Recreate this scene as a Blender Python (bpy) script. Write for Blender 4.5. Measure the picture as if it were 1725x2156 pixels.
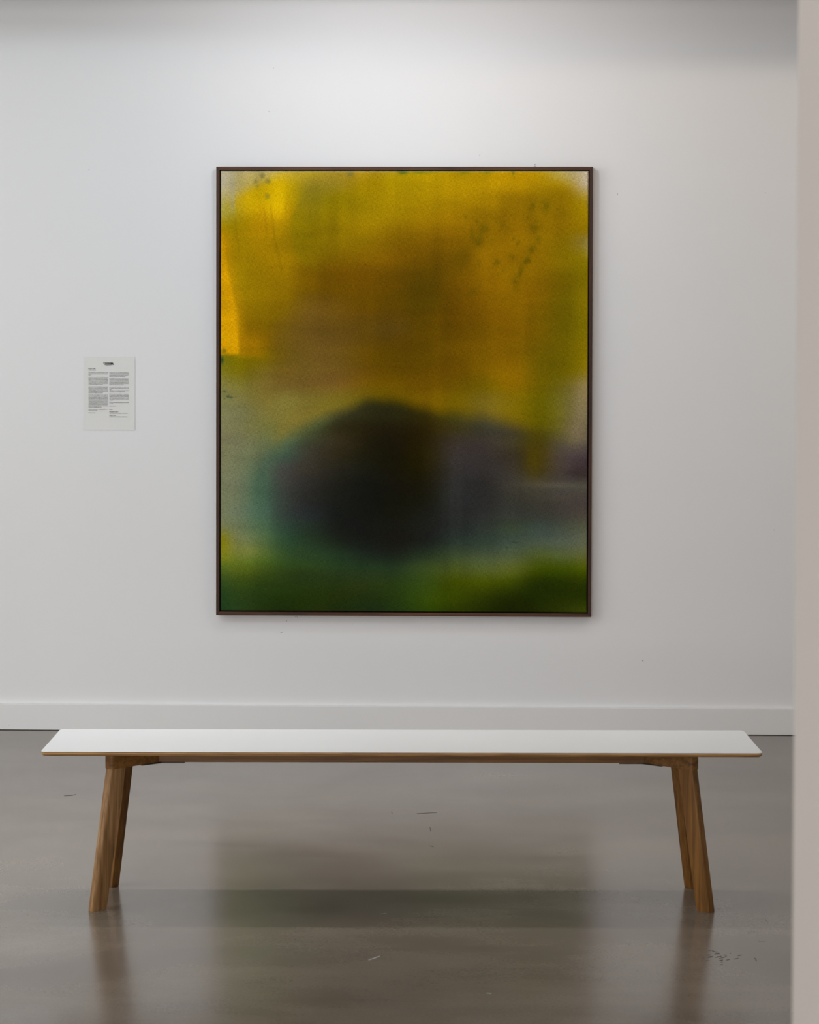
import bpy, bmesh, math, random
import numpy as np
from mathutils import Matrix, Vector

scene = bpy.context.scene
for o in list(bpy.data.objects):
    bpy.data.objects.remove(o)
C = scene.collection

# ------------------------------------------------------------------ camera
FPX, IMG_W, IMG_H = 4590.2, 1725, 2156
CAM_D, CAM_H = 8.828, 1.5863
PITCH, YAW, ROLL, CY = -0.02088, -0.02572, 0.00234, -262.9
cd = bpy.data.cameras.new('camera')
cam = bpy.data.objects.new('camera', cd)
C.objects.link(cam)
fwd = Vector((math.sin(YAW) * math.cos(PITCH), math.cos(YAW) * math.cos(PITCH), math.sin(PITCH)))
right = Vector((math.cos(YAW), -math.sin(YAW), 0))
up = right.cross(fwd)
r2 = right * math.cos(ROLL) + up * math.sin(ROLL)
u2 = up * math.cos(ROLL) - right * math.sin(ROLL)
m = Matrix((r2, u2, -fwd)).transposed().to_4x4()
m.translation = Vector((0, -CAM_D, CAM_H))
cam.matrix_world = m
cd.sensor_fit = 'HORIZONTAL'
cd.sensor_width = 24.0
cd.lens = FPX / IMG_W * 24.0
cd.shift_y = CY / IMG_W
cd.clip_start = 0.05
cd.dof.use_dof = True
cd.dof.focus_distance = 7.3
cd.dof.aperture_fstop = 5.6
scene.camera = cam

# ------------------------------------------------------------------ light
scene.view_settings.view_transform = 'Standard'
scene.view_settings.look = 'None'
scene.view_settings.gamma = 1.0
scene.view_settings.use_curve_mapping = False
scene.view_settings.exposure = 0.0

w = bpy.data.worlds.new('world')
scene.world = w
w.use_nodes = True
w.node_tree.nodes['Background'].inputs[0].default_value = (0.9, 0.95, 1.0, 1)
w.node_tree.nodes['Background'].inputs[1].default_value = 0.02


def aim(o, target):
    o.rotation_euler = (Vector(target) - o.location).to_track_quat('-Z', 'Y').to_euler()


def area(name, loc, target, sx, sy, power, col, spread=math.pi):
    l = bpy.data.lights.new(name, 'AREA')
    l.shape = 'RECTANGLE'
    l.size, l.size_y = sx, sy
    l.energy = power
    l.color = col
    l.spread = spread
    o = bpy.data.objects.new(name, l)
    C.objects.link(o)
    o.location = loc
    aim(o, target)
    return o


def spot(name, loc, target, power, col, angle, radius=0.04, blend=1.0):
    l = bpy.data.lights.new(name, 'SPOT')
    l.energy = power
    l.color = col
    l.spot_size = math.radians(angle)
    l.spot_blend = blend
    l.shadow_soft_size = radius
    o = bpy.data.objects.new(name, l)
    C.objects.link(o)
    o.location = loc
    aim(o, target)
    return o


# three ceiling strips in the gallery, two track lamps for the picture, windows in the left wall and behind the viewer
area('ceiling_strip_light', (-2.6, -3.4, 3.38), (-1.5, 0, 0.5), 2.4, 0.8, 45, (0.84, 0.93, 1.0))
area('ceiling_strip_light', (1.9, -2.3, 3.38), (1.2, 0, 1.2), 1.6, 0.25, 15.5, (1.0, 0.84, 0.69))
area('ceiling_strip_light', (-0.75, -1.9, 3.42), (-0.75, -1.9, 0), 3.0, 0.12, 13, (0.96, 0.95, 1.0), math.radians(72))
spot('track_lamp', (-0.3, -1.4, 2.83), (-0.2, 0, 3.0), 25, (1.0, 0.88, 0.78), 110, 0.05)
spot('track_lamp', (-0.4, -1.4, 2.83), (-0.5, 0, 1.8), 15, (0.40, 0.70, 1.0), 140, 0.05)
area('window_daylight', (-4.97, -3.8, 1.9), (0, -3.8, 1.9), 3.6, 2.0, 80, (1.0, 1.0, 0.98))
area('window_daylight', (-1.5, -11.95, 1.8), (-1.0, 0, 1.2), 3.5, 2.2, 205, (1.0, 0.955, 0.965))


# ------------------------------------------------------------------ helpers
def mat(name, rough=0.5, spec=0.5):
    mt = bpy.data.materials.new(name)
    mt.use_nodes = True
    nt = mt.node_tree
    b = nt.nodes['Principled BSDF']
    b.inputs['Roughness'].default_value = rough
    b.inputs['Specular IOR Level'].default_value = spec
    return mt, nt, b


def srgb(h):
    h = h.lstrip('#')
    v = [int(h[i:i + 2], 16) / 255 for i in (0, 2, 4)]
    return tuple(x / 12.92 if x <= 0.04045 else ((x + 0.055) / 1.055) ** 2.4 for x in v) + (1.0,)


def node(nt, kind, **kw):
    n = nt.nodes.new(kind)
    for k, v in kw.items():
        if k in n.inputs:
            n.inputs[k].default_value = v
        else:
            setattr(n, k, v)
    return n


def ramp(nt, stops):
    r = nt.nodes.new('ShaderNodeValToRGB')
    e = r.color_ramp.elements
    while len(e) < len(stops):
        e.new(0.5)
    for i, (p, c) in enumerate(stops):
        e[i].position = p
        e[i].color = c
    return r


def coords(nt, scale=(1, 1, 1), rot=(0, 0, 0)):
    tc = nt.nodes.new('ShaderNodeTexCoord')
    mp = nt.nodes.new('ShaderNodeMapping')
    mp.inputs['Scale'].default_value = scale
    mp.inputs['Rotation'].default_value = rot
    nt.links.new(tc.outputs['Object'], mp.inputs['Vector'])
    return mp.outputs['Vector']


def link(nt, a, b):
    nt.links.new(a, b)


def obj(name, bm, material, parent=None, smooth=False):
    me = bpy.data.meshes.new(name)
    bm.normal_update()
    bm.to_mesh(me)
    bm.free()
    if smooth:
        for p in me.polygons:
            p.use_smooth = True
    me.materials.append(material)
    o = bpy.data.objects.new(name, me)
    C.objects.link(o)
    if parent:
        o.parent = parent
    return o


def box(bm, lo, hi):
    x0, y0, z0 = lo
    x1, y1, z1 = hi
    v = [bm.verts.new(p) for p in ((x0, y0, z0), (x1, y0, z0), (x1, y1, z0), (x0, y1, z0),
                                   (x0, y0, z1), (x1, y0, z1), (x1, y1, z1), (x0, y1, z1))]
    for f in ((3, 2, 1, 0), (4, 5, 6, 7), (0, 1, 5, 4), (1, 2, 6, 5), (2, 3, 7, 6), (3, 0, 4, 7)):
        bm.faces.new([v[i] for i in f])


def bbox(lo, hi, bevel=0.0, seg=2):
    bm = bmesh.new()
    box(bm, lo, hi)
    if bevel:
        bmesh.ops.bevel(bm, geom=bm.edges[:], offset=bevel, segments=seg, profile=0.5, affect='EDGES')
    return bm


def rounded_poly(pts, radii, seg=6):
    """round the corners of a convex or concave 2-D outline"""
    out = []
    n = len(pts)
    for i in range(n):
        p, a, b = Vector(pts[i]), Vector(pts[i - 1]), Vector(pts[(i + 1) % n])
        r = radii[i]
        if r <= 0:
            out.append(tuple(p))
            continue
        da, db = (a - p).normalized(), (b - p).normalized()
        ang = da.angle(db)
        t = r / math.tan(ang / 2)
        c = p + (da + db).normalized() * (r / math.sin(ang / 2))
        s, e = p + da * t - c, p + db * t - c
        full = s.angle_signed(e)
        for k in range(seg + 1):
            q = -full * k / seg
            out.append((c.x + s.x * math.cos(q) - s.y * math.sin(q), c.y + s.x * math.sin(q) + s.y * math.cos(q)))
    return out


def loft(rings, caps=True):
    """rings: lists of 3-D points, same count"""
    bm = bmesh.new()
    vs = [[bm.verts.new(p) for p in r] for r in rings]
    n = len(rings[0])
    for a, b in zip(vs[:-1], vs[1:]):
        for i in range(n):
            bm.faces.new((a[i], a[(i + 1) % n], b[(i + 1) % n], b[i]))
    if caps:
        bm.faces.new(vs[0][::-1])
        bm.faces.new(vs[-1])
    bmesh.ops.recalc_face_normals(bm, faces=bm.faces[:])
    return bm


def empty(name, loc=(0, 0, 0), rz=0):
    e = bpy.data.objects.new(name, None)
    C.objects.link(e)
    e.location = loc
    e.rotation_euler = (0, 0, rz)
    e.empty_display_size = 0.1
    return e


def tag(o, label, cat, group=None):
    o['label'] = label
    o['category'] = cat
    if group:
        o['group'] = group
    return o


def structure(o, label=None, cat=None):
    o['kind'] = 'structure'
    if label:
        o['label'] = label
    if cat:
        o['category'] = cat
    return o


# ------------------------------------------------------------------ materials
WALL_ALBEDO = 0.80


def wall_material(name, col, speck=True):
    mt, nt, b = mat(name, 0.62, 0.35)
    v = coords(nt)
    n1 = node(nt, 'ShaderNodeTexNoise', Scale=1.6, Detail=3.0)
    n2 = node(nt, 'ShaderNodeTexNoise', Scale=95.0, Detail=4.0)
    link(nt, v, n1.inputs['Vector'])
    link(nt, v, n2.inputs['Vector'])
    r = ramp(nt, [(0.3, tuple(c * 0.985 for c in col[:3]) + (1,)), (0.7, col)])
    link(nt, n1.outputs['Fac'], r.inputs['Fac'])
    last = r.outputs['Color']
    if speck:                                         # sparse scuffs and specks on the paint
        vo = node(nt, 'ShaderNodeTexVoronoi', Scale=5.5)
        link(nt, v, vo.inputs['Vector'])
        n3 = node(nt, 'ShaderNodeTexNoise', Scale=60.0, Detail=2.0)
        link(nt, v, n3.inputs['Vector'])
        ad = node(nt, 'ShaderNodeMath', operation='MULTIPLY_ADD')
        link(nt, n3.outputs['Fac'], ad.inputs[0])
        ad.inputs[1].default_value = 0.05
        link(nt, vo.outputs['Distance'], ad.inputs[2])
        rr = ramp(nt, [(0.032, (0.45, 0.45, 0.45, 1)), (0.038, (0, 0, 0, 1))])
        link(nt, ad.outputs[0], rr.inputs['Fac'])
        mx = node(nt, 'ShaderNodeMix', data_type='RGBA')
        link(nt, rr.outputs['Color'], mx.inputs['Factor'])
        link(nt, last, mx.inputs['A'])
        mx.inputs['B'].default_value = srgb('8a857e')
        last = mx.outputs['Result']
    link(nt, last, b.inputs['Base Color'])
    bp = node(nt, 'ShaderNodeBump', Strength=0.06, Distance=0.002)
    link(nt, n2.outputs['Fac'], bp.inputs['Height'])
    link(nt, bp.outputs['Normal'], b.inputs['Normal'])
    return mt


M_WALL = wall_material('white_wall_paint', (0.80, 0.80, 0.80, 1))
M_BASE = wall_material('white_baseboard_paint', (0.79, 0.785, 0.775, 1))
M_CEIL = wall_material('white_ceiling_paint', (0.80, 0.80, 0.79, 1), False)
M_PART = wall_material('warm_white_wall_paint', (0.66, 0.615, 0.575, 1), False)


def floor_material():
    mt, nt, b = mat('polished_concrete', 0.2, 0.5)
    b.inputs['IOR'].default_value = 1.95
    v = coords(nt)
    big = node(nt, 'ShaderNodeTexNoise', Scale=0.9, Detail=5.0, Roughness=0.6, Distortion=0.6)
    mid = node(nt, 'ShaderNodeTexNoise', Scale=3.0, Detail=3.5, Roughness=0.55, Distortion=0.15)
    fine = node(nt, 'ShaderNodeTexNoise', Scale=120.0, Detail=4.0, Roughness=0.7)
    for n in (big, fine):
        link(nt, v, n.inputs['Vector'])
    link(nt, coords(nt, (0.55, 1.5, 1.0), (0, 0, 0.06)), mid.inputs['Vector'])
    r1 = ramp(nt, [(0.32, srgb('63574b')), (0.5, srgb('6f6559')), (0.68, srgb('7a7266'))])
    link(nt, big.outputs['Fac'], r1.inputs['Fac'])
    r2_ = ramp(nt, [(0.28, (0.82, 0.81, 0.80, 1)), (0.5, (1, 1, 1, 1)), (0.72, (1.16, 1.17, 1.16, 1))])
    link(nt, mid.outputs['Fac'], r2_.inputs['Fac'])
    m1 = node(nt, 'ShaderNodeMix', data_type='RGBA', blend_type='MULTIPLY')
    m1.inputs['Factor'].default_value = 1
    link(nt, r1.outputs['Color'], m1.inputs['A'])
    link(nt, r2_.outputs['Color'], m1.inputs['B'])
    r3 = ramp(nt, [(0.3, (0.88, 0.88, 0.88, 1)), (0.7, (1.1, 1.1, 1.1, 1))])
    link(nt, fine.outputs['Fac'], r3.inputs['Fac'])
    m2 = node(nt, 'ShaderNodeMix', data_type='RGBA', blend_type='MULTIPLY')
    m2.inputs['Factor'].default_value = 1
    link(nt, m1.outputs['Result'], m2.inputs['A'])
    link(nt, r3.outputs['Color'], m2.inputs['B'])
    # pale and dark little chips and scuffs
    last = m2.outputs['Result']
    for sc, off, colr, thr in ((4.0, 0.0, 'b5afa5', 0.010), (2.6, 3.7, '4a443d', 0.014)):
        vo = node(nt, 'ShaderNodeTexVoronoi', Scale=sc)
        ad0 = node(nt, 'ShaderNodeVectorMath', operation='ADD')
        link(nt, v, ad0.inputs[0])
        nz = node(nt, 'ShaderNodeTexNoise', Scale=28.0, Detail=3.0)
        link(nt, v, nz.inputs['Vector'])
        scn = node(nt, 'ShaderNodeVectorMath', operation='SCALE')
        link(nt, nz.outputs['Color'], scn.inputs[0])
        scn.inputs['Scale'].default_value = 0.035
        link(nt, scn.outputs[0], ad0.inputs[1])
        ad1 = node(nt, 'ShaderNodeVectorMath', operation='ADD')
        link(nt, ad0.outputs[0], ad1.inputs[0])
        ad1.inputs[1].default_value = (off, off, 0)
        link(nt, ad1.outputs[0], vo.inputs['Vector'])
        rr = ramp(nt, [(thr * 0.8, (0.5, 0.5, 0.5, 1)), (thr, (0, 0, 0, 1))])
        link(nt, vo.outputs['Distance'], rr.inputs['Fac'])
        mx = node(nt, 'ShaderNodeMix', data_type='RGBA')
        link(nt, rr.outputs['Color'], mx.inputs['Factor'])
        link(nt, last, mx.inputs['A'])
        mx.inputs['B'].default_value = srgb(colr)
        last = mx.outputs['Result']
    link(nt, last, b.inputs['Base Color'])
    rr = ramp(nt, [(0.3, (0.185, 0.185, 0.185, 1)), (0.7, (0.225, 0.225, 0.225, 1))])
    link(nt, mid.outputs['Fac'], rr.inputs['Fac'])
    link(nt, rr.outputs['Color'], b.inputs['Roughness'])
    bp = node(nt, 'ShaderNodeBump', Strength=0.006, Distance=0.002)
    link(nt, fine.outputs['Fac'], bp.inputs['Height'])
    link(nt, bp.outputs['Normal'], b.inputs['Normal'])
    return mt


M_FLOOR = floor_material()


def wood(name, dark, base, light, grain_axis='X', scale=1.0, rough=0.45):
    """long grain along one object axis"""
    mt, nt, b = mat(name, rough, 0.4)
    s = {'X': (0.7, 18, 18), 'Y': (18, 0.7, 18), 'Z': (18, 18, 0.7)}[grain_axis]
    v = coords(nt, tuple(k * scale for k in s))
    n1 = node(nt, 'ShaderNodeTexNoise', Scale=4.5, Detail=4.0, Roughness=0.6, Distortion=0.5)
    link(nt, v, n1.inputs['Vector'])
    s2 = {'X': (6, 260, 260), 'Y': (260, 6, 260), 'Z': (260, 260, 6)}[grain_axis]
    v2 = coords(nt, s2)
    n2 = node(nt, 'ShaderNodeTexNoise', Scale=1.0, Detail=3.0, Roughness=0.6)
    link(nt, v2, n2.inputs['Vector'])
    r = ramp(nt, [(0.30, srgb(dark)), (0.52, srgb(base)), (0.74, srgb(light))])
    link(nt, n1.outputs['Fac'], r.inputs['Fac'])
    r2_ = ramp(nt, [(0.3, (0.78, 0.76, 0.72, 1)), (0.65, (1.06, 1.06, 1.06, 1))])
    link(nt, n2.outputs['Fac'], r2_.inputs['Fac'])
    mx = node(nt, 'ShaderNodeMix', data_type='RGBA', blend_type='MULTIPLY')
    mx.inputs['Factor'].default_value = 1
    link(nt, r.outputs['Color'], mx.inputs['A'])
    link(nt, r2_.outputs['Color'], mx.inputs['B'])
    link(nt, mx.outputs['Result'], b.inputs['Base Color'])
    bp = node(nt, 'ShaderNodeBump', Strength=0.08, Distance=0.001)
    link(nt, n2.outputs['Fac'], bp.inputs['Height'])
    link(nt, bp.outputs['Normal'], b.inputs['Normal'])
    return mt


M_OAK = wood('oiled_oak', '553510', '7c531f', '91672f', 'Z')
M_OAK_LIT = wood('lit_striped_oak', '6e4c2a', '9a754b', 'b08f68', 'Z')  # paler striped oak: stronger light on the front left leg put into the colour
M_OAK_X = wood('oiled_oak_rail', '593a14', '7c5422', '8f672f', 'X')
M_WALNUT_X = wood('dark_walnut_rail', '362014', '50321f', '5f3f2a', 'X', rough=0.65)
M_WALNUT_Z = wood('dark_walnut_stile', '2f1b10', '43291a', '503422', 'Z', rough=0.65)


def ply_material():
    mt, nt, b = mat('plywood_edge', 0.5, 0.35)
    v = coords(nt)
    sep = nt.nodes.new('ShaderNodeSeparateXYZ')
    link(nt, v, sep.inputs[0])
    mm = node(nt, 'ShaderNodeMath', operation='MULTIPLY')
    link(nt, sep.outputs['Z'], mm.inputs[0])
    mm.inputs[1].default_value = 2 * math.pi / 0.0044
    sn = node(nt, 'ShaderNodeMath', operation='SINE')
    link(nt, mm.outputs[0], sn.inputs[0])
    nz = node(nt, 'ShaderNodeTexNoise', Scale=1.0, Detail=4.0)
    link(nt, coords(nt, (9, 9, 200)), nz.inputs['Vector'])
    ad = node(nt, 'ShaderNodeMath', operation='MULTIPLY_ADD')
    link(nt, sn.outputs[0], ad.inputs[0])
    ad.inputs[1].default_value = 0.22
    link(nt, nz.outputs['Fac'], ad.inputs[2])
    r = ramp(nt, [(0.2, srgb('7a5632')), (0.5, srgb('a9814f')), (0.8, srgb('c09a66'))])
    link(nt, ad.outputs[0], r.inputs['Fac'])
    link(nt, r.outputs['Color'], b.inputs['Base Color'])
    return mt


M_PLY = ply_material()
M_LAM, nt, b = mat('white_laminate', 0.5, 0.3)
nz = node(nt, 'ShaderNodeTexNoise', Scale=3.0, Detail=3.0)
link(nt, coords(nt), nz.inputs['Vector'])
rr = ramp(nt, [(0.3, (0.655, 0.665, 0.655, 1)), (0.7, (0.675, 0.685, 0.675, 1))])
link(nt, nz.outputs['Fac'], rr.inputs['Fac'])
link(nt, rr.outputs['Color'], b.inputs['Base Color'])

M_STEEL, nt, b = mat('black_steel', 0.45, 0.5)
nz = node(nt, 'ShaderNodeTexNoise', Scale=200.0, Detail=2.0)
link(nt, coords(nt), nz.inputs['Vector'])
rr = ramp(nt, [(0.3, (0.012, 0.010, 0.010, 1)), (0.7, (0.025, 0.02, 0.02, 1))])
link(nt, nz.outputs['Fac'], rr.inputs['Fac'])
link(nt, rr.outputs['Color'], b.inputs['Base Color'])

M_PAPER, nt, b = mat('off_white_paper', 0.75, 0.2)
nz = node(nt, 'ShaderNodeTexNoise', Scale=300.0, Detail=3.0)
link(nt, coords(nt), nz.inputs['Vector'])
rr = ramp(nt, [(0.3, (0.74, 0.74, 0.715, 1)), (0.7, (0.765, 0.765, 0.74, 1))])
link(nt, nz.outputs['Fac'], rr.inputs['Fac'])
link(nt, rr.outputs['Color'], b.inputs['Base Color'])


def ink(name, v):
    mt, nt, b = mat(name, 0.8, 0.1)
    nz = node(nt, 'ShaderNodeTexNoise', Scale=900.0, Detail=1.0)
    link(nt, coords(nt), nz.inputs['Vector'])
    rr = ramp(nt, [(0.3, (v * 0.9, v * 0.9, v * 0.9, 1)), (0.7, (v * 1.1, v * 1.1, v * 1.1, 1))])
    link(nt, nz.outputs['Fac'], rr.inputs['Fac'])
    link(nt, rr.outputs['Color'], b.inputs['Base Color'])
    return mt


M_INK = ink('black_ink', 0.012)
M_INKG = ink('grey_ink', 0.10)

# ------------------------------------------------------------------ the setting
XL, XR, CEIL, YP0, YP1, YB = -5.0, 3.6, 3.45, -6.45, -6.228, -12.0
structure(obj('floor', bbox((XL - 0.2, YB - 0.2, -0.1), (XR + 0.2, 0.2, 0)), M_FLOOR),
          'polished grey brown concrete floor', 'floor')
structure(obj('ceiling', bbox((XL - 0.2, YB - 0.2, CEIL), (XR + 0.2, 0.2, CEIL + 0.1)), M_CEIL),
          'flat white gallery ceiling above the picture', 'ceiling')
structure(obj('wall_back', bbox((XL - 0.2, 0, 0), (XR + 0.2, 0.2, CEIL)), M_WALL),
          'smooth white gallery wall behind the picture', 'wall')
structure(obj('wall_right', bbox((XR, YB, 0), (XR + 0.2, 0, CEIL)), M_WALL),
          'white side wall at the right end of the gallery', 'wall')
bm = bmesh.new()                                    # rear wall with its window opening
box(bm, (XL - 0.2, YB - 0.2, 0), (-3.3, YB, CEIL))
box(bm, (0.3, YB - 0.2, 0), (XR + 0.2, YB, CEIL))
box(bm, (-3.3, YB - 0.2, 0), (0.3, YB, 0.65))
box(bm, (-3.3, YB - 0.2, 2.95), (0.3, YB, CEIL))
structure(obj('wall_rear', bm, M_WALL), 'white wall with a wide window behind the viewer', 'wall')
# left wall with the window opening the daylight comes through
bm = bmesh.new()
box(bm, (XL - 0.2, YB, 0), (XL, -5.7, CEIL))
box(bm, (XL - 0.2, -1.9, 0), (XL, 0, CEIL))
box(bm, (XL - 0.2, -5.7, 0), (XL, -1.9, 0.85))
box(bm, (XL - 0.2, -5.7, 2.95), (XL, -1.9, CEIL))
structure(obj('wall_left', bm, M_WALL), 'white side wall with a tall window', 'wall')
# free end of the partition the photograph is taken past
JX = 0.3925
bm = bmesh.new()
box(bm, (JX, YP0, 0), (XR, YP1, CEIL))
structure(obj('wall_partition', bm, M_PART), 'blurred warm white wall edge close to the viewer at right', 'wall')
# ceiling beam in front of the picture wall: keeps the strip lights off the top of the wall
structure(obj('trim_1', bbox((XL, -0.75, 2.915), (XR, -0.63, CEIL)), M_CEIL), 'white ceiling beam running along the picture wall', 'beam')
BB_T, BB_H = 0.024, 0.1068
bm = bbox((XL, -BB_T, 0.0022), (XR, 0.0, BB_H), 0.0015, 2)
structure(obj('baseboard_back', bm, M_BASE), 'white painted baseboard along the picture wall', 'baseboard')


# ------------------------------------------------------------------ the picture
PX0, PZ0, PW, PH = -1.0077, 0.4776, 1.5167, 1.8124
FR_FACE, FR_DEPTH, GAP = 0.0135, 0.045, 0.0045
pic = empty('framed_painting', (PX0 + PW / 2, 0, PZ0))
tag(pic, 'large abstract painting in yellow, ochre, black and green in a thin dark wooden frame', 'painting')


def rail(name, x0, x1, z0, z1, mtl, cut):
    """a frame rail with mitred ends; cut: 'H' or 'V'"""
    d = FR_FACE
    if cut == 'T':
        pts = [(x0, z1), (x1, z1), (x1 - d, z0), (x0 + d, z0)]
    elif cut == 'B':
        pts = [(x0, z0), (x0 + d, z1), (x1 - d, z1), (x1, z0)]
    elif cut == 'L':
        pts = [(x0, z0), (x0, z1), (x1, z1 - d), (x1, z0 + d)]
    else:
        pts = [(x1, z0), (x0, z0 + d), (x0, z1 - d), (x1, z1)]
    bm = loft([[(x, -FR_DEPTH, z) for x, z in pts], [(x, -0.002, z) for x, z in pts]])
    bmesh.ops.bevel(bm, geom=bm.edges[:], offset=0.0006, segments=1, affect='EDGES')
    return obj(name, bm, mtl, pic)


hw = PW / 2
rail('frame_rail', -hw, hw, PH - FR_FACE, PH, M_WALNUT_X, 'T')
rail('frame_rail', -hw, hw, 0, FR_FACE, M_WALNUT_X, 'B')
rail('frame_rail', -hw, -hw + FR_FACE, 0, PH, M_WALNUT_Z, 'L')
rail('frame_rail', hw - FR_FACE, hw, 0, PH, M_WALNUT_Z, 'R')
M_BACK = ink('black_backing', 0.006)
obj('backing', bbox((-hw + 0.006, -0.012, 0.006), (hw - 0.006, -0.003, PH - 0.006)), M_BACK, pic)

# pigment table: colours seen on the canvas, read along rows (y in picture pixels) and columns
COLS = [0, .05, .11, .17, .24, .32, .40, .48, .56, .64, .72, .80, .87, .93, 1.0]
ROWS = {
    360: 'B5AB8E B3A06A B59E55 BEA12A B79B22 9F8424 A88818 B29510 B08E00 B28F00 B08A00 C49400 BE9300 B8A040 B0A080',
    388: 'B5AE8C B39F4A C0A020 C9A400 8F7D20 937C1E 9F8000 A98A00 A58500 A88400 B08900 B58A00 A07C00 A68200 B09250',
    415: 'B3A850 C2A020 C9A200 C8A000 7E7010 887400 9A7E00 A38400 A38200 A37F00 A07B00 946F00 8C6C00 8A6A00 A68500',
    448: 'B0A64C A68C10 BC9000 BC9000 877000 887000 957900 9E7E00 967400 946F00 946F00 8C6800 8A6800 866600 9E8000',
    478: 'A58A00 967A00 AE8200 A27F00 826B00 836900 967600 8A6900 866300 856000 8C6700 8C6500 866300 846400 8F7200',
    508: 'A88000 967800 A67F00 9A7800 856C00 866B00 8C6C00 7C5B00 775600 785600 866200 8F6800 8A6800 806600 8C7838',
    538: 'A07C00 927400 967400 9C7700 816600 7A5D00 866200 7A5600 705000 6C4E00 8E6600 8C6500 8C6800 806700 8A7608',
    568: 'A07C00 967800 907000 9A7500 785900 725000 765200 6A4C00 624800 674A00 886100 8E6800 8A6600 7A6200 827000',
    598: '9E7A00 947700 8E6F00 8C6C00 785700 6C4C00 6C4B00 624600 564100 684900 815B00 876000 7E5C00 6B5600 847000',
    628: '9C7600 947400 886A00 816200 6F5310 6B4D0C 664900 5C4300 534000 664700 7A5600 835E00 7C5A00 665600 887200',
    658: '926E00 8A6A00 816400 785C08 6B5018 684C10 604408 5A4108 563F00 634500 765200 815C00 745800 655500 7E6C00',
    690: '8C6800 846200 7A5C00 6E5410 674D18 644A14 5C440E 5A4210 5A4200 634600 6E4F00 7C5800 745800 625400 7C6B00',
    720: '967000 906A00 7C5A00 725814 694F1A 664C18 5E440A 594006 5A4100 664900 745300 7E5B00 6C5500 625300 7E6A00',
    750: '6E6A10 786800 766000 6F5812 6B521C 6A5018 624806 5A4200 5E4500 684A00 775700 7E5B00 675500 645600 7E6900',
    780: '7C7420 766808 70601A 70581C 6A531E 6C511C 64480A 5C4300 634700 684A00 745600 8C6500 6A5800 645700 7C6800',
    808: '7E7840 78702A 736328 705924 6E5522 745620 6A4E08 684D00 6A4C00 6B5000 6A5600 8A6500 6A5900 685C14 7C6A38',
    838: '7C7A4C 7A7440 74682C 745F28 735C28 7A6020 4A4410 42400C 6E5200 6E5400 6E5A10 866600 6A5C00 6C6020 766648',
    868: '7E7C50 70704A 746C38 78702E 706A2C 4A4A20 28260E 241F0C 332A06 524600 6A5A18 7C6608 635800 686024 706450',
    898: '7E7C55 74724A 72703C 6A6C38 48502C 2E2A14 241F0C 211B0A 292006 3C3414 3E3C2A 50481C 5A5400 646010 6E624C',
    928: '7C7A58 707050 6A6E46 526040 3C402C 342C1C 1F1B0B 1B1608 241C05 3A3228 3C352F 3F3822 443A08 50483A 5A5044',
    958: '7A7A56 6C7050 60684A 3A4E3E 3C382E 2C2716 1C1A0C 181406 231D05 352F2B 342E2B 383022 463A10 4A4038 42363A',
    988: '767858 6B7052 4F6149 403F3A 363228 24221A 191910 171407 201B06 322F2C 302C2A 3A342A 443A16 483E38 382C2C',
    1018: '75785A 686E54 46604A 3C3E38 2C2B27 1E1D16 141510 15130A 1A170A 2D2C2A 2A2826 3E3A32 464032 45403A 48443A',
    1048: '737858 666E52 43604A 373D36 262622 1A1B16 131410 14130A 18170C 292B29 292827 36352C 3A372E 403B34 48403A',
    1078: '72785A 657058 486450 333C35 26292A 181A16 131410 15150C 1A1A14 272927 2A2A28 343530 36362E 3C3832 4C443C',
    1108: '747850 667050 4C6648 2F4235 253026 181A16 141512 161610 1C1C18 252826 2D322C 36402F 38423A 40463A 50523C',
    1138: '7C7A20 72764A 54663E 2F4830 263824 1C2218 161814 17160F 1A1C18 263028 303C32 3C483C 444E40 4C5446 5A5E48',
    1168: '7C7A14 6A7230 52642A 344A26 2A4024 223420 1A221A 1C2118 24301F 364228 424D34 4C5638 4A5424 505A30 5E6030',
    1198: '50681E 566A18 445A18 304818 2A4018 263C1C 22361C 24381E 38481E 444E1C 505A28 565C20 384400 364400 485400',
    1228: '30501E 3A5616 2C4612 263E12 243A12 263A12 263812 263C12 324412 3C4600 404800 343E00 1E2800 222C00 283200',
    1258: '264A1E 2A4616 223A10 1E340A 22360A 22340A 20320E 243A0E 30420A 344000 262F00 1C2400 1E2800 222C02 222C02',
    1286: '24481F 26421A 20360E 1A2E0A 20320A 1C2E0C 182C10 1E3410 2A3C06 2E3A00 1E2602 181E04 1E2604 2A3206 384006',
}
CX0, CX1, CYT, CYB = 463.0, 1242.0, 358.0, 1288.0


def h2(s):
    return np.array([int(s[i:i + 2], 16) / 255 for i in (0, 2, 4)])


def pchip_matrix(xk, x):
    """smooth piecewise interpolation weights (cubic Hermite, finite-difference slopes)"""
    xk = np.asarray(xk, float)
    n = len(xk)
    out = np.zeros((len(x), n))
    eye = np.eye(n)
    slope = np.zeros((n, n))
    for i in range(n):
        a, b_ = max(i - 1, 0), min(i + 1, n - 1)
        slope[i] = (eye[b_] - eye[a]) / (xk[b_] - xk[a])
    idx = np.clip(np.searchsorted(xk, x) - 1, 0, n - 2)
    for j, (i, xx) in enumerate(zip(idx, x)):
        hgt = xk[i + 1] - xk[i]
        t = min(max((xx - xk[i]) / hgt, 0), 1)
        out[j] = ((2 * t ** 3 - 3 * t * t + 1) * eye[i] + (t ** 3 - 2 * t * t + t) * hgt * slope[i] * 0.8
                  + (-2 * t ** 3 + 3 * t * t) * eye[i + 1] + (t ** 3 - t * t) * hgt * slope[i + 1] * 0.8)
    return out


def sstep(a, b_, x):
    t = np.clip((x - a) / (b_ - a), 0, 1)
    return t * t * (3 - 2 * t)


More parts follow.
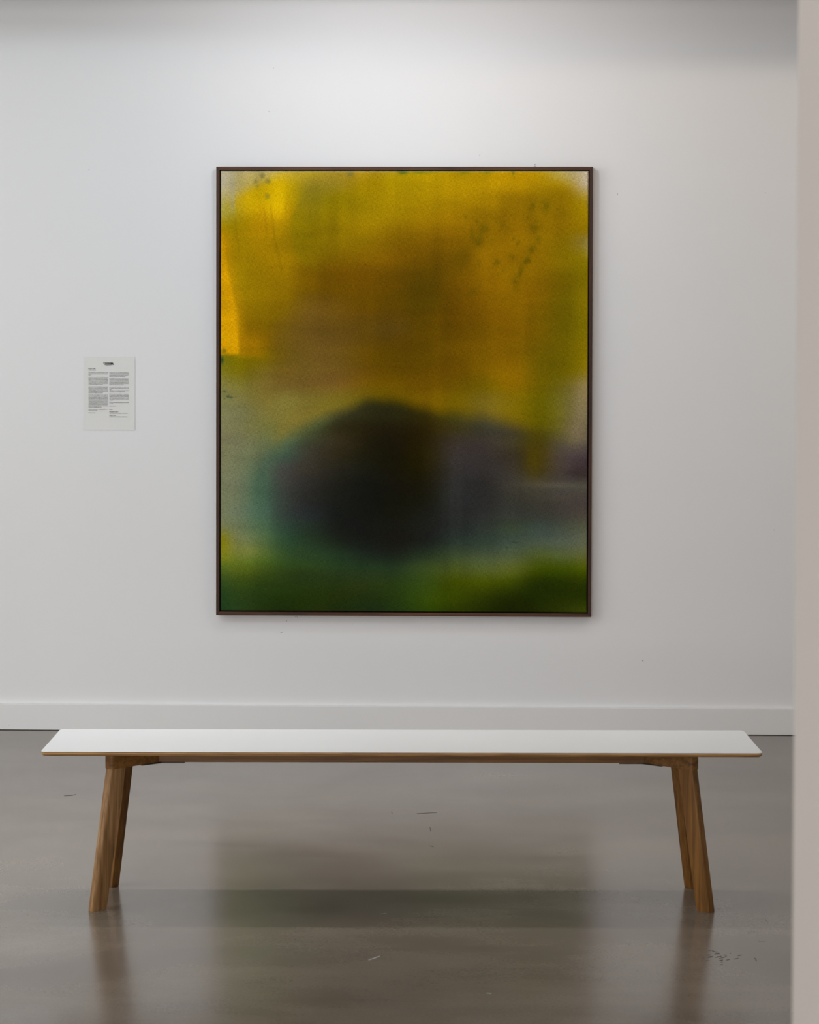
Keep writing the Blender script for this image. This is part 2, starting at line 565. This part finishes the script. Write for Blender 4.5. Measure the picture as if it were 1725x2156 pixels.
def pigment(NX, NY):
    ys = list(ROWS)
    G = np.array([[h2(s) for s in ROWS[y].split()] for y in ys])
    A, B = G.copy(), G.copy()
    above = [h2(s) for s in '7E7C50 76744A 746E3C 766C30 766828 7A6A1E 6E5C0C 6A5400 6E5200 6C5600 705E18 7E6808 625800 686020 706450'.split()]
    inside = [h2(s) for s in '7A7A56 6C7050 60684A 4A5840 465238 3A3A24 2C2A14 28260F 322A08 3E3A12 3C3A2A 3C3626 40380E 504A30 5A5044'.split()]
    for i, y in enumerate(ys):
        for c in range(3, 14):
            if 838 <= y <= 958:
                A[i, c] = above[c]
            if 780 <= y <= 868 or (y == 898 and c > 9):
                B[i, c] = inside[c]
    x = np.linspace(CX0, CX1, NX)
    y = np.linspace(CYT, CYB, NY)
    wx = pchip_matrix(COLS, (x - CX0) / (CX1 - CX0))
    wy = pchip_matrix(ys, y)
    ev = lambda g: np.einsum('ai,bj,ijc->abc', wy, wx, g)
    X, Y = np.meshgrid(x, y)
    rng = np.random.default_rng(7)

    def soft_noise(n, m_):
        g = rng.normal(size=(n, m_))
        return pchip_matrix(np.linspace(CYT, CYB, n), y) @ g @ pchip_matrix(np.linspace(CX0, CX1, m_), x).T

    def blur(f, sx_, sy_):
        for ax, sg in ((1, sx_), (0, sy_)):
            r_ = int(3 * sg) + 1
            kr = np.exp(-0.5 * (np.arange(-r_, r_ + 1) / sg) ** 2)
            kr /= kr.sum()
            pad = [(0, 0)] * f.ndim
            pad[ax] = (r_, r_)
            fp = np.pad(f, pad, mode='edge')
            f = sum(w_ * np.take(fp, range(q, q + f.shape[ax]), axis=ax) for q, w_ in enumerate(kr))
        return f
    base, Aa, Bb = (blur(ev(g), 5, 3) for g in (G, A, B))
    edge = np.interp(X[0], [463, 520, 545, 560, 600, 640, 700, 740, 790, 840, 900, 960, 1020, 1080, 1150, 1200, 1242],
                     [1150, 1060, 1005, 968, 925, 897, 868, 850, 837, 841, 855, 866, 875, 885, 901, 911, 936])
    k = np.ones(25) / 25
    edge = np.convolve(np.pad(edge, 12, mode='edge'), k, 'valid')
    sd = Y - edge[None, :] + 2.5 * soft_noise(10, 26)
    wid = np.interp(X, [463, 560, 700, 790, 900, 1100, 1242], [60, 40, 26, 20, 22, 30, 40])
    mask = sstep(-0.75, 1.0, sd / wid)[..., None]
    two = Aa * (1 - mask) + Bb * mask
    sel = (sstep(540, 600, X) * (1 - sstep(1205, 1242, X)) * (1 - sstep(925, 985, Y)) * sstep(770, 800, Y))[..., None]
    col = base * (1 - sel) + two * sel

    def over(c, a):
        nonlocal col
        a = np.clip(a, 0, 1)[..., None]
        col = col * (1 - a) + h2(c) * a

    def blob(cx, cy, rx, ry, rot=0, p=2.0):
        q = math.radians(rot)
        dx, dy = X - cx, Y - cy
        u = (dx * math.cos(q) + dy * math.sin(q)) / rx
        v = (-dx * math.sin(q) + dy * math.cos(q)) / ry
        return np.exp(-(u * u + v * v) ** (p / 2) * 1.4)
    # orange band down the left edge, cut off level near its foot
    ex = np.interp(Y, [440, 500, 560, 600, 650, 700, 744, 760], [458, 470, 477, 486, 497, 500, 503, 504])
    cut = 1 - sstep(738, 750, Y)
    over('B98600', 0.75 * (1 - sstep(-8, 26, X - ex)) * sstep(430, 520, Y) * cut)
    over('CE9600', (1 - sstep(-7, 6, X - ex)) * sstep(470, 540, Y) * cut)
    over('9A6E00', 0.7 * (1 - sstep(530, 570, X)) * sstep(690, 720, Y) * (1 - sstep(742, 756, Y)) * sstep(498, 506, X))
    # bright yellow patch with a straight right side, and the dull arc beside it
    over('CFA800', 0.9 * sstep(552, 570, X) * (1 - sstep(594, 602, X)) * sstep(372, 400, Y) * (1 - sstep(425, 470, Y)))
    over('C7A200', 0.8 * blob(540, 412, 42, 26, -20))
    arc = 1 - sstep(0.92, 1.05, np.hypot((X - 735) / 125, (Y - 480) / 118))
    over('887618', 0.55 * arc * (1 - sstep(640, 720, X)) * (1 - sstep(440, 500, Y)) * sstep(362, 385, Y))
    over('7E6E00', 0.5 * arc * (1 - sstep(610, 690, X)) * sstep(400, 460, Y) * (1 - sstep(520, 600, Y)))
    # pale primed corners
    pc = (X - 463) / 140 + (Y - 358) / 76
    over('B6A566', 0.62 * (1 - sstep(0.72, 1.08, pc)))
    over('B49A34', 0.5 * blob(618, 362, 34, 16))
    over('B9B096', 0.9 * blob(463, 372, 34, 44))
    over('A8A07E', 0.55 * sstep(480, 486, X) * (1 - sstep(489, 496, X)) * (1 - sstep(425, 460, Y)))
    over('BDB1A2', 1.0 * blob(1250, 352, 46, 62, 0, 2.5))
    over('B9A46A', 0.5 * blob(1205, 366, 55, 18))
    over('A89A5E', 0.5 * blob(1244, 518, 10, 26))
    over('98865A', 0.7 * blob(1244, 835, 34, 60))
    over('7B6C52', 0.75 * blob(1222, 905, 30, 34))
    # grey drops
    for cx, cy, r, a in ((551, 368, 6.5, .62), (563, 379, 6.5, .55), (537, 379, 5, .42), (541, 388, 4, .3), (562, 411, 6.5, .5), (738, 363, 8, .6)):
        over('6E6A3A', a * blob(cx, cy, r, r, 0, 3))
    over('4E6410', 1.0 * blob(850, 359, 13, 6, 0, 3))
    for cx, rx, ry, a in ((884, 16, 4, .7), (905, 20, 3, .5), (980, 12, 3.5, .65), (1028, 14, 3.5, .6), (1083, 4, 6, .7)):
        over('5C6A08', a * blob(cx, 360, rx, ry))
    # olive finger marks at upper right
    fn = soft_noise(160, 130)
    for cx, cy, rx, ry, rot, a in ((1123, 434, 6, 9, 15, .55), (1153, 432, 10, 13, 0, .55), (1111, 456, 6, 7, 20, .5), (1020, 480, 11, 15, 35, .45),
                                   (1010, 506, 9, 11, 40, .7), (997, 488, 5, 12, 0, .4), (983, 454, 3, 4, 0, .5), (1006, 462, 3, 5, 0, .45),
                                   (1095, 508, 4, 8, 30, .5), (1083, 500, 3, 3, 0, .5), (1130, 478, 14, 16, 30, .45), (1137, 502, 7, 7, 0, .5),
                                   (1124, 522, 8, 12, 35, .5), (1114, 545, 8, 7, 0, .7), (1081, 540, 7, 7, 0, .45), (1049, 550, 6, 7, 35, .65),
                                   (1011, 552, 4, 6, 0, .45), (1064, 564, 2.5, 8, 25, .45), (1100, 568, 6, 16, 20, .5), (1090, 588, 8, 12, 20, .45),
                                   (1091, 604, 8, 7, 0, .45), (1000, 610, 20, 5, -40, .3), (1060, 470, 30, 9, 40, .2)):
        over('5E5004', 1.2 * a * blob(cx, cy, rx * 1.15, ry * 1.15, rot, 2.2) * (0.8 + 0.25 * fn))
    over('5C4600', 0.55 * blob(978, 540, 18, 26, 35))
    # hairline drips at left
    for pts, a in ((((570, 440), (578, 500), (592, 560)), .45), (((556, 450), (561, 490)), .3), (((494, 470), (502, 520)), .4)):
        px = np.interp(Y, [p[1] for p in pts], [p[0] for p in pts])
        inside_ = sstep(pts[0][1] - 20, pts[0][1], Y) * (1 - sstep(pts[-1][1], pts[-1][1] + 20, Y))
        over('6E5600', 0.6 * a * np.exp(-((X - px) / 2.2) ** 2) * inside_)
    # dark teal flecks on the left border
    for cx, cy, rx, ry, a in ((466, 757, 3.5, 8, 1), (470, 738, 6, 6, .5), (471, 823, 4, 2, .8), (478, 834, 4, 2.5, .8), (485, 836, 4, 2.5, .7), (471, 838, 2, 2, .6)):
        over('24402C', a * blob(cx, cy, rx, ry))
    over('20261E', 0.55 * blob(1090, 1141, 10, 1.6, 6))
    # yellow glow at the foot on the left, teal rim of the mound
    over('8A8208', 0.75 * blob(460, 1142, 20, 26))
    over('7C7E3C', 0.45 * blob(520, 1160, 34, 16))
    over('3F5A4A', 0.35 * blob(560, 985, 18, 46, 25))
    over('3C5648', 0.4 * blob(600, 935, 20, 42, 50))
    over('3E5038', 0.35 * blob(668, 893, 14, 44, 62))
    # brushed streaks
    for cx, a in ((955, .05), (972, .05), (938, .03)):
        over('56504A', a * np.exp(-((X - cx) / 6) ** 2) * sstep(890, 960, Y) * (1 - sstep(1090, 1180, Y)))
    over('5A5646', 0.4 * np.exp(-((Y - 1019 - (X - 1160) * 0.02) / 6) ** 2) * sstep(1060, 1180, X))
    over('2E2522', 0.5 * blob(1222, 994, 34, 14, 5))
    over('4C3E00', 0.5 * blob(1128, 968, 22, 40))
    over('7E7C5C', 0.35 * np.exp(-((X - 466) / 5) ** 2) * sstep(850, 900, Y) * (1 - sstep(1110, 1130, Y)))
    # white ground showing along the very top edge
    over('C6BCA0', 0.55 * (1 - sstep(358.5, 361.5, Y)))
    # slow streaky unevenness of the stain
    col *= (1 + 0.022 * soft_noise(26, 12) + 0.020 * soft_noise(10, 40) + 0.014 * soft_noise(70, 14))[..., None]
    gs = sstep(1180, 1215, Y) * (1 - sstep(800, 900, X))
    col[..., 1] *= 1 - 0.11 * gs
    col = np.clip(col, 0.0, 1)
    lin = np.where(col <= 0.04045, col / 12.92, ((col + 0.055) / 1.055) ** 2.4)
    # seen colour -> pigment: divide by the light falling on the wall there (fraction of a white reference)
    U, V = (X - CX0) / (CX1 - CX0), (Y - CYT) / (CYB - CYT)
    lin = lin / np.stack([irradiance(U, V, c) for c in range(3)], -1)
    return np.clip(lin, 0.0015, 0.9)


# light on the canvas as a white reference would show it: rows top, middle, foot; left, centre, right
ILL = [[(0.685, 0.69, 0.701), (0.732, 0.729, 0.739), (0.645, 0.627, 0.621)],
       [(0.574, 0.575, 0.575), (0.548, 0.543, 0.542), (0.515, 0.503, 0.495)],
       [(0.527, 0.518, 0.511), (0.498, 0.487, 0.48), (0.459, 0.445, 0.435)]]


def irradiance(U, V, c):
    g = np.array(ILL)[..., c] / WALL_ALBEDO
    lag = lambda t: (2 * (t - .5) * (t - 1), -4 * t * (t - 1), 2 * t * (t - .5))
    a, b_ = lag(U), lag(V)
    return sum(a[j] * b_[i] * g[i, j] for i in range(3) for j in range(3))


NX, NY = 330, 394
cw, ch = PW - 2 * FR_FACE - 2 * GAP, PH - 2 * FR_FACE - 2 * GAP
P = pigment(NX, NY)
xs = np.linspace(-cw / 2, cw / 2, NX)
zs = np.linspace(FR_FACE + GAP + ch, FR_FACE + GAP, NY)
YF = -FR_DEPTH + 0.006
verts = [(x, YF, z) for z in zs for x in xs]
faces = [(j * NX + i, (j + 1) * NX + i, (j + 1) * NX + i + 1, j * NX + i + 1) for j in range(NY - 1) for i in range(NX - 1)]
me = bpy.data.meshes.new('canvas')
# wrapped edges of the stretched canvas
nb = len(verts)
ring = [i for i in range(NX)] + [j * NX + NX - 1 for j in range(1, NY)] + [(NY - 1) * NX + i for i in range(NX - 2, -1, -1)] + [j * NX for j in range(NY - 2, 0, -1)]
verts += [(verts[i][0], -0.013, verts[i][2]) for i in ring]
n = len(ring)
faces += [(ring[k], ring[(k + 1) % n], nb + (k + 1) % n, nb + k) for k in range(n)]
me.from_pydata(verts, [], faces)
att = me.color_attributes.new('pigment', 'FLOAT_COLOR', 'POINT')
cols = np.ones((len(verts), 4), np.float32)
cols[:nb, :3] = P.reshape(-1, 3)
cols[nb:, :3] = cols[ring, :3] * 0.5 + 0.25
att.data.foreach_set('color', cols.ravel())
for p in me.polygons[:(NX - 1) * (NY - 1)]:
    p.use_smooth = True

M_CANVAS, nt, b = mat('stained_canvas', 0.9, 0.03)
at = node(nt, 'ShaderNodeAttribute', attribute_name='pigment')
v = coords(nt)
wv = []
for s in ((1300, 1, 160), (160, 1, 1300)):
    nz = node(nt, 'ShaderNodeTexNoise', Scale=0.5, Detail=2.0, Roughness=0.6)
    link(nt, coords(nt, s), nz.inputs['Vector'])
    wv.append(nz.outputs['Fac'])
nz = node(nt, 'ShaderNodeTexNoise', Scale=420.0, Detail=2.0, Roughness=0.7)
link(nt, v, nz.inputs['Vector'])
s1 = node(nt, 'ShaderNodeMath', operation='ADD')
link(nt, wv[0], s1.inputs[0])
link(nt, wv[1], s1.inputs[1])
s2 = node(nt, 'ShaderNodeMath', operation='ADD')
link(nt, s1.outputs[0], s2.inputs[0])
link(nt, nz.outputs['Fac'], s2.inputs[1])
mr = node(nt, 'ShaderNodeMapRange')
mr.inputs['From Min'].default_value = 1.0
mr.inputs['From Max'].default_value = 2.0
mr.inputs['To Min'].default_value = 0.5
mr.inputs['To Max'].default_value = 1.5
link(nt, s2.outputs[0], mr.inputs['Value'])
mx = node(nt, 'ShaderNodeVectorMath', operation='SCALE')
link(nt, at.outputs['Color'], mx.inputs[0])
link(nt, mr.outputs['Result'], mx.inputs['Scale'])
link(nt, mx.outputs['Vector'], b.inputs['Base Color'])
bp = node(nt, 'ShaderNodeBump', Strength=0.15, Distance=0.0006)
link(nt, s1.outputs[0], bp.inputs['Height'])
link(nt, bp.outputs['Normal'], b.inputs['Normal'])
me.materials.append(M_CANVAS)
canvas = bpy.data.objects.new('canvas', me)
C.objects.link(canvas)
canvas.parent = pic

# frayed threads of the canvas at its upper right edge
rnd = random.Random(4)
bm = bmesh.new()
M_THREAD = ink('raw_linen', 0.10)
for k in range(46):
    z = FR_FACE + GAP + ch - 0.004 - (k / 46) ** 1.25 * 0.17
    x = cw / 2 - rnd.uniform(0.001, 0.006)
    l_, h_ = rnd.uniform(0.002, 0.006), rnd.uniform(0.0006, 0.0014)
    q = rnd.uniform(-0.9, 0.9)
    c_, s_ = math.cos(q), math.sin(q)
    ps = [(-l_ / 2, -h_ / 2), (l_ / 2, -h_ / 2), (l_ / 2, h_ / 2), (-l_ / 2, h_ / 2)]
    pts = [(x + a * c_ - e * s_, z + a * s_ + e * c_) for a, e in ps]
    lo = [bm.verts.new((a, YF - 0.0001, e)) for a, e in pts]
    hi = [bm.verts.new((a, YF - 0.0009, e)) for a, e in pts]
    bm.faces.new(hi)
    for i in range(4):
        bm.faces.new((lo[i], lo[(i + 1) % 4], hi[(i + 1) % 4], hi[i]))
bmesh.ops.recalc_face_normals(bm, faces=bm.faces[:])
fr = obj('frayed_edge', bm, M_THREAD, canvas)
fr['kind'] = 'stuff'

# ------------------------------------------------------------------ the text sheet on the wall
SX0, SZ0, SWD, SHT = -1.5540, 1.2242, 0.210, 0.297
sheet = empty('wall_text_sheet', (SX0, 0, SZ0))
tag(sheet, 'small white printed text sheet with two columns stuck on the wall left of the painting', 'sheet')
bm = bmesh.new()
gx, gz = 12, 16
grid = [[None] * (gx + 1) for _ in range(gz + 1)]


def lift(u, v):      # distance of the sheet from the wall: the lower edge and the left corner stand off a little
    return 0.0012 + 0.0022 * max(0, 1 - v / 0.12) ** 2 * (1.0 - 0.5 * u) + 0.0008 * max(0, (u - 0.9) / 0.1) ** 2


for layer in (0, 1):
    for j in range(gz + 1):
        for i in range(gx + 1):
            u, v_ = i / gx, j / gz
            grid[j][i] = bm.verts.new((u * SWD, -lift(u, v_) + layer * 0.0002, v_ * SHT))
    for j in range(gz):
        for i in range(gx):
            f = [grid[j][i], grid[j][i + 1], grid[j + 1][i + 1], grid[j + 1][i]]
            bm.faces.new(f if layer == 0 else f[::-1])
obj('paper', bm, M_PAPER, sheet, True)

CS = 12.32                                     # crop scale the layout was measured in
SPX = lambda cx: (cx - 138) / (1478 - 138) * SWD
SPZ = lambda cy: SHT - (cy - 146) / (2027 - 146) * SHT
LY = -0.0035


def quad(bm, x0, x1, z0, z1, y=LY, skew=0.0):
    vs = [bm.verts.new(p) for p in ((x0, y, z0), (x1, y, z0), (x1 + skew, y, z1), (x0 + skew, y, z1))]
    bm.faces.new(vs)


def word(bm, x0, x1, zc, xh, wgt, seed):
    """letter-like strokes too small to read: stems, bowls, ascenders"""
    r = random.Random(seed)
    x = x0
    st = wgt
    while x < x1 - st:
        lw = min(r.uniform(0.75, 1.1) * xh, x1 - x)
        top = zc + xh / 2 + (xh * 0.55 if r.random() < 0.25 else 0)
        low = zc - xh / 2 - (xh * 0.45 if r.random() < 0.12 else 0)
        quad(bm, x, x + st, low, top)
        if lw > 2.5 * st:
            if r.random() < 0.75:
                quad(bm, x + st, x + lw - st, zc + xh / 2 - st, zc + xh / 2)
            if r.random() < 0.7:
                quad(bm, x + st, x + lw - st, zc - xh / 2, zc - xh / 2 + st)
            if r.random() < 0.7:
                quad(bm, x + lw - 1.7 * st, x + lw - 0.7 * st, zc - xh / 2, zc + xh / 2)
        x += lw + 0.25 * st


def line(bm, cx0, cx1, cy, xh, wgt, seed, full=None):
    r = random.Random(seed * 7 + 1)
    x0, x1, z = SPX(cx0), SPX(cx1), SPZ(cy)
    ws = []
    tot = 0
    while tot < (x1 - x0) - 0.004:
        wl = r.choice((2, 2, 3, 4, 5, 6, 7, 8, 9, 10)) * xh * 0.95
        ws.append(wl)
        tot += wl + xh * 0.6
    gap = xh * 0.55
    sc = (x1 - x0 - gap * (len(ws) - 1)) / sum(ws)
    x = x0
    for i, wl in enumerate(ws):
        word(bm, x, x + wl * sc, z, xh, wgt, seed * 31 + i)
        x += wl * sc + gap


Lx, Rx = (273, 775), (817, 1318)
body = bmesh.new()
left = [(552, 0), (583, 0), (611, 328), (672, 0), (705, 0), (734, 0), (765, 0), (795, 0), (828, 0), (857, 650), (916, 0), (947, 0), (978, 0),
        (1010, 0), (1041, 0), (1072, 650), (1130, 0), (1162, 0), (1192, 0), (1223, 0), (1254, 0), (1285, 0), (1315, 0), (1346, 0), (1376, 0),
        (1407, 0), (1437, 612), (1498, 0), (1528, 495), (1588, 450)]
rightc = [(555, 0), (585, 0), (617, 0), (647, 1230), (708, 0), (738, 0), (769, 0), (800, 0), (831, 0), (862, 1195), (922, 0), (953, 0), (982, 870),
          (1014, 0), (1044, 1215), (1104, 0), (1136, 0), (1166, 0), (1198, 0), (1228, 0), (1257, 905), (1320, 0), (1349, 905), (1410, 995),
          (1595, 1290), (1687, 1290)]
for k, (cy, e) in enumerate(left):
    line(body, Lx[0], e or Lx[1], cy, 0.0019, 0.00042, 100 + k)
for k, (cy, e) in enumerate(rightc):
    line(body, Rx[0], e or Rx[1], cy, 0.0019, 0.00042, 300 + k)
line(body, 273, 458, 486, 0.0021, 0.00045, 20)
o = obj('body_text', body, M_INK, sheet)
o['kind'] = 'stuff'
heads = bmesh.new()
for k, (a, e, cy) in enumerate(((273, 455, 450), (817, 902, 1500), (817, 1055, 1560), (817, 990, 1653))):
    line(heads, a, e, cy, 0.0023, 0.0008, 500 + k)
o = obj('bold_headings', heads, M_INK, sheet)
o['kind'] = 'stuff'
# emblem: slanting bars that grow from dots to full strokes
logo = bmesh.new()
LX = lambda q: SPX((205 + q / 34.5 - 165) * CS)
LZ = lambda q: SPZ((755 + q / 34.5 - 740) * CS)
sq = LX(30) - LX(-30)
zt, zb = LZ(330), LZ(428)
for q in (500, 600, 675, 770, 845, 940):
    quad(logo, LX(q) - sq / 2, LX(q) + sq / 2, zt - sq / 2, zt + sq / 2)
for q in (590, 675, 765, 845, 940, 1020):
    quad(logo, LX(q) - sq / 2, LX(q) + sq / 2, zb - sq / 2, zb + sq / 2)
for q, wd in ((600, .16), (675, .25), (770, .25), (845, .35), (940, .35)):
    quad(logo, LX(q + 80) - sq * wd, LX(q + 80) + sq * wd, zb, zt, LY, -(LX(80) - LX(0)))
for q in (1015, 1110):
    quad(logo, LX(q + 90) - sq * .62, LX(q + 90) + sq * .62, zb - sq / 2, zt + sq / 2, LY, -(LX(90) - LX(0)))
obj('emblem', logo, M_INK, sheet)
cap = bmesh.new()
line(cap, (205 + 645 / 34.5 - 165) * CS, (205 + 825 / 34.5 - 165) * CS, (755 + 515 / 34.5 - 740) * CS, 0.0017, 0.0005, 77)
obj('emblem_caption', cap, M_INK, sheet)
cap = bmesh.new()
line(cap, (205 + 860 / 34.5 - 165) * CS, (205 + 1035 / 34.5 - 165) * CS, (755 + 515 / 34.5 - 740) * CS, 0.0017, 0.0003, 78)
obj('emblem_caption', cap, M_INKG, sheet)

# ------------------------------------------------------------------ nail and fixings left in the wall above the frame
bm = bmesh.new()
bmesh.ops.create_cone(bm, cap_ends=True, segments=10, radius1=0.0022, radius2=0.0014, depth=0.006,
                      matrix=Matrix.Translation((0, -0.003, 0)) @ Matrix.Rotation(math.pi / 2, 4, 'X'))
nail = obj('nail', bm, M_STEEL)
nail.location = (PX0 + 1.2855, 0, PZ0 + PH + 0.0115)
tag(nail, 'tiny dark nail head in the wall above the painting frame', 'nail')

# ------------------------------------------------------------------ the bench
bench = empty('bench', (-0.1782, -2.6448, 0), 0.0275)
tag(bench, 'long low bench with white top and splayed oak legs in front of the painting', 'bench')
HL, HW, TOP, TT = 1.0, 0.175, 0.45, 0.0105
outline = rounded_poly([(-HL, -HW), (HL, -HW), (HL, HW), (-HL, HW)], [0.014] * 4, 6)
inner = rounded_poly([(-HL + .005, -HW + .005), (HL - .005, -HW + .005), (HL - .005, HW - .005), (-HL + .005, HW - .005)], [0.011] * 4, 6)
ring_ = lambda o_, z: [(x, y, z) for x, y in o_]
edge2 = rounded_poly([(-HL + .001, -HW + .001), (HL - .001, -HW + .001), (HL - .001, HW - .001), (-HL + .001, HW - .001)], [0.013] * 4, 6)
seat = obj('seat', loft([ring_(inner, TOP - TT - 0.002), ring_(edge2, TOP - TT + 0.002), ring_(outline, TOP - TT + 0.004), ring_(outline, TOP - 0.0012)]), M_PLY, bench)
lam = loft([ring_(outline, TOP - 0.0012), ring_(outline, TOP - 0.0004), ring_(edge2, TOP)])
lam_o = obj('laminate_top', lam, M_LAM, seat)
lam_o['label'] = 'white laminate surface of the bench seat'

ZB, ZU = 0.392, TOP - TT - 0.002                    # underside and top of the rail and arms
BX = 0.690                                          # rail ends where the arms fork
bm = bbox((-BX, -0.025, ZB), (BX, 0.025, ZU), 0.002, 2)
obj('rail', bm, M_OAK_X, bench)
ANG = math.radians(43.5)
LEG_T, LEG_B = Vector((0.802, 0.106)), Vector((0.8495, 0.1365))
for sx in (-1, 1):
    for sy in (-1, 1):
        # local frame: u runs outwards along the arm, w across it
        def place(u, w, origin, z):
            x = origin[0] + u * math.cos(ANG) - w * math.sin(ANG)
            y = origin[1] + u * math.sin(ANG) + w * math.cos(ANG)
            return (sx * x, sy * y, z)
        a0 = -(LEG_T.y / math.sin(ANG))
        armo = rounded_poly([(a0 + 0.0195, -0.018), (0.0285, -0.018), (0.0285, 0.018), (a0 - 0.0145, 0.018)], [0, 0.0145, 0.0145, 0], 8)
        bm = loft([[place(u, w, LEG_T, z) for u, w in armo] for z in (ZB + 0.0, ZU)])
        es = [e for e in bm.edges if abs(e.verts[0].co.z - e.verts[1].co.z) < 1e-6 and e.verts[0].co.z < ZB + 0.01]
        bmesh.ops.bevel(bm, geom=es, offset=0.0015, segments=2, affect='EDGES')
        ao = obj('arm', bm, M_OAK_X, bench)
        # leg: a blade set along the arm, rounded on its outer end, tapering downwards
        rings = []
        for t, g in ((0, 1.0), (0.5, 0.97), (0.992, 0.94), (1.0, 0.90)):
            o2 = LEG_T.lerp(LEG_B, t)
            z = ZB * (1 - t)
            prof = rounded_poly([(-0.0255 * g, -0.0145 * g), (0.0255 * g, -0.0145 * g), (0.0255 * g, 0.0145 * g), (-0.0255 * g, 0.0145 * g)],
                                [0.0025, 0.0085, 0.0085, 0.0025], 6)
            rings.append([place(u, w, o2, z) for u, w in prof])
        obj('leg', loft(rings), M_OAK_LIT if sx < 0 and sy < 0 else M_OAK, bench)
for o_ in bench.children:
    if o_.name.startswith(('leg', 'arm')):
        for p in o_.data.polygons:
            p.use_smooth = True
        o_.data.set_sharp_from_angle(angle=math.radians(35))
# Y-shaped steel plates under the forks
for sx in (-1, 1):
    c43, s43 = math.cos(ANG), math.sin(ANG)
    tip, hwid = 0.075, 0.013
    r0 = BX - 0.003
    pts = [(0.617, -0.0245), (0.617, 0.0245), (r0 - 0.005, 0.0245),
           (r0 + tip * c43 - hwid * s43, tip * s43 + hwid * c43), (r0 + tip * c43 + hwid * s43, tip * s43 - hwid * c43), (r0 + 0.017, 0.0),
           (r0 + tip * c43 + hwid * s43, -tip * s43 + hwid * c43), (r0 + tip * c43 - hwid * s43, -tip * s43 - hwid * c43), (r0 - 0.005, -0.0245)]
    obj('steel_plate', loft([[(sx * x, y, z) for x, y in pts] for z in (ZB - 0.003, ZB)]), M_STEEL, bench)

# ------------------------------------------------------------------ small marks on floor and wall
floor_o, wall_o = bpy.data.objects['floor'], bpy.data.objects['wall_back']


def ray(px, py):
    return (fwd * FPX + r2 * (px - IMG_W / 2) - u2 * (py - IMG_H / 2 - CY)).normalized()


def on_floor(px, py):
    d = ray(px, py)
    return cam.location + d * (-CAM_H / d.z)


def on_wall(px, py):
    d = ray(px, py)
    return cam.location + d * (CAM_D / d.y)


cam.location = Vector((0, -CAM_D, CAM_H))


def stroke(bm, pts, wd, normal):
    """a flat curved mark of tapering width lying just proud of a surface"""
    n_ = Vector(normal)
    rows_ = []
    for i, p in enumerate(pts):
        a, b_ = pts[max(i - 1, 0)], pts[min(i + 1, len(pts) - 1)]
        side = (b_ - a).normalized().cross(n_) * wd * (0.35 + 0.65 * math.sin(math.pi * (i + 0.5) / len(pts)))
        rows_.append((bm.verts.new(p + side + n_ * 0.0004), bm.verts.new(p - side + n_ * 0.0004)))
    for (a, b_), (c_, d_) in zip(rows_[:-1], rows_[1:]):
        bm.faces.new((a, b_, d_, c_))


M_PALE = ink('pale_scratch', 0.30)
M_DARK = ink('dark_scuff', 0.085)
M_SCUFF = ink('grey_scuff', 0.28)
rnd = random.Random(11)
for pts, wd, mt in ((((1610, 1933), (1613, 1936), (1616, 1940)), 0.0016, M_PALE), (((1574, 1964), (1580, 1960), (1588, 1961), (1593, 1964)), 0.0015, M_PALE),
                    (((1597, 1981), (1604, 1983), (1611, 1982)), 0.002, M_PALE), (((1589, 2017), (1592, 2020), (1593, 2024)), 0.0012, M_DARK),
                    (((776, 2022), (790, 2017), (800, 2013)), 0.003, M_PALE), (((800, 1925), (808, 1924), (814, 1923)), 0.002, M_PALE),
                    (((905, 1742), (907, 1746), (906, 1750)), 0.0014, M_DARK), (((905, 1782), (909, 1781), (912, 1783)), 0.002, M_DARK),
                    (((878, 1713), (900, 1712), (920, 1711)), 0.003, M_DARK), (((825, 1709), (826, 1713)), 0.0014, M_DARK),
                    (((135, 1676), (150, 1675), (160, 1673)), 0.004, M_DARK), (((1025, 2091), (1035, 2092)), 0.003, M_PALE)):
    bm = bmesh.new()
    stroke(bm, [on_floor(*q) for q in pts], wd, (0, 0, 1))
    obj('scuff', bm, mt, floor_o)
bm = bmesh.new()
for k in range(26):
    cx, cy = rnd.gauss(1512, 14), rnd.gauss(2012, 9)
    l_ = rnd.uniform(1.5, 5)
    stroke(bm, [on_floor(cx - l_, cy + 0.2 * l_), on_floor(cx, cy), on_floor(cx + l_, cy - 0.25 * l_)], 0.0016, (0, 0, 1))
o = obj('scuff_patch', bm, M_DARK, floor_o)
o['kind'] = 'stuff'
for pts, wd in ((((621, 1299), (624, 1297), (627, 1300)), 0.0012), (((634, 1298), (638, 1297)), 0.001), (((603, 1309), (604, 1306)), 0.0012),
                (((1353, 1390), (1355, 1392)), 0.002), (((1300, 407), (1301, 410)), 0.0012), (((1611, 405), (1613, 407)), 0.0012),
                (((886, 1301), (888, 1302)), 0.0014), (((1009, 326), (1011, 328)), 0.001), (((566, 234), (567, 236)), 0.001), (((590, 1333), (597, 1330)), 0.001)):
    bm = bmesh.new()
    stroke(bm, [on_wall(*q) for q in pts], wd, (0, -1, 0))
    obj('scuff', bm, M_SCUFF, wall_o)
# little hanger plate showing above the frame below the nail
hang = obj('hanger_plate', bbox((-0.004, -0.004, 0), (0.004, 0.0, 0.008), 0.0008, 1), M_STEEL, pic)
hang.location = (1.2855 - PW / 2, 0, PH - 0.003)
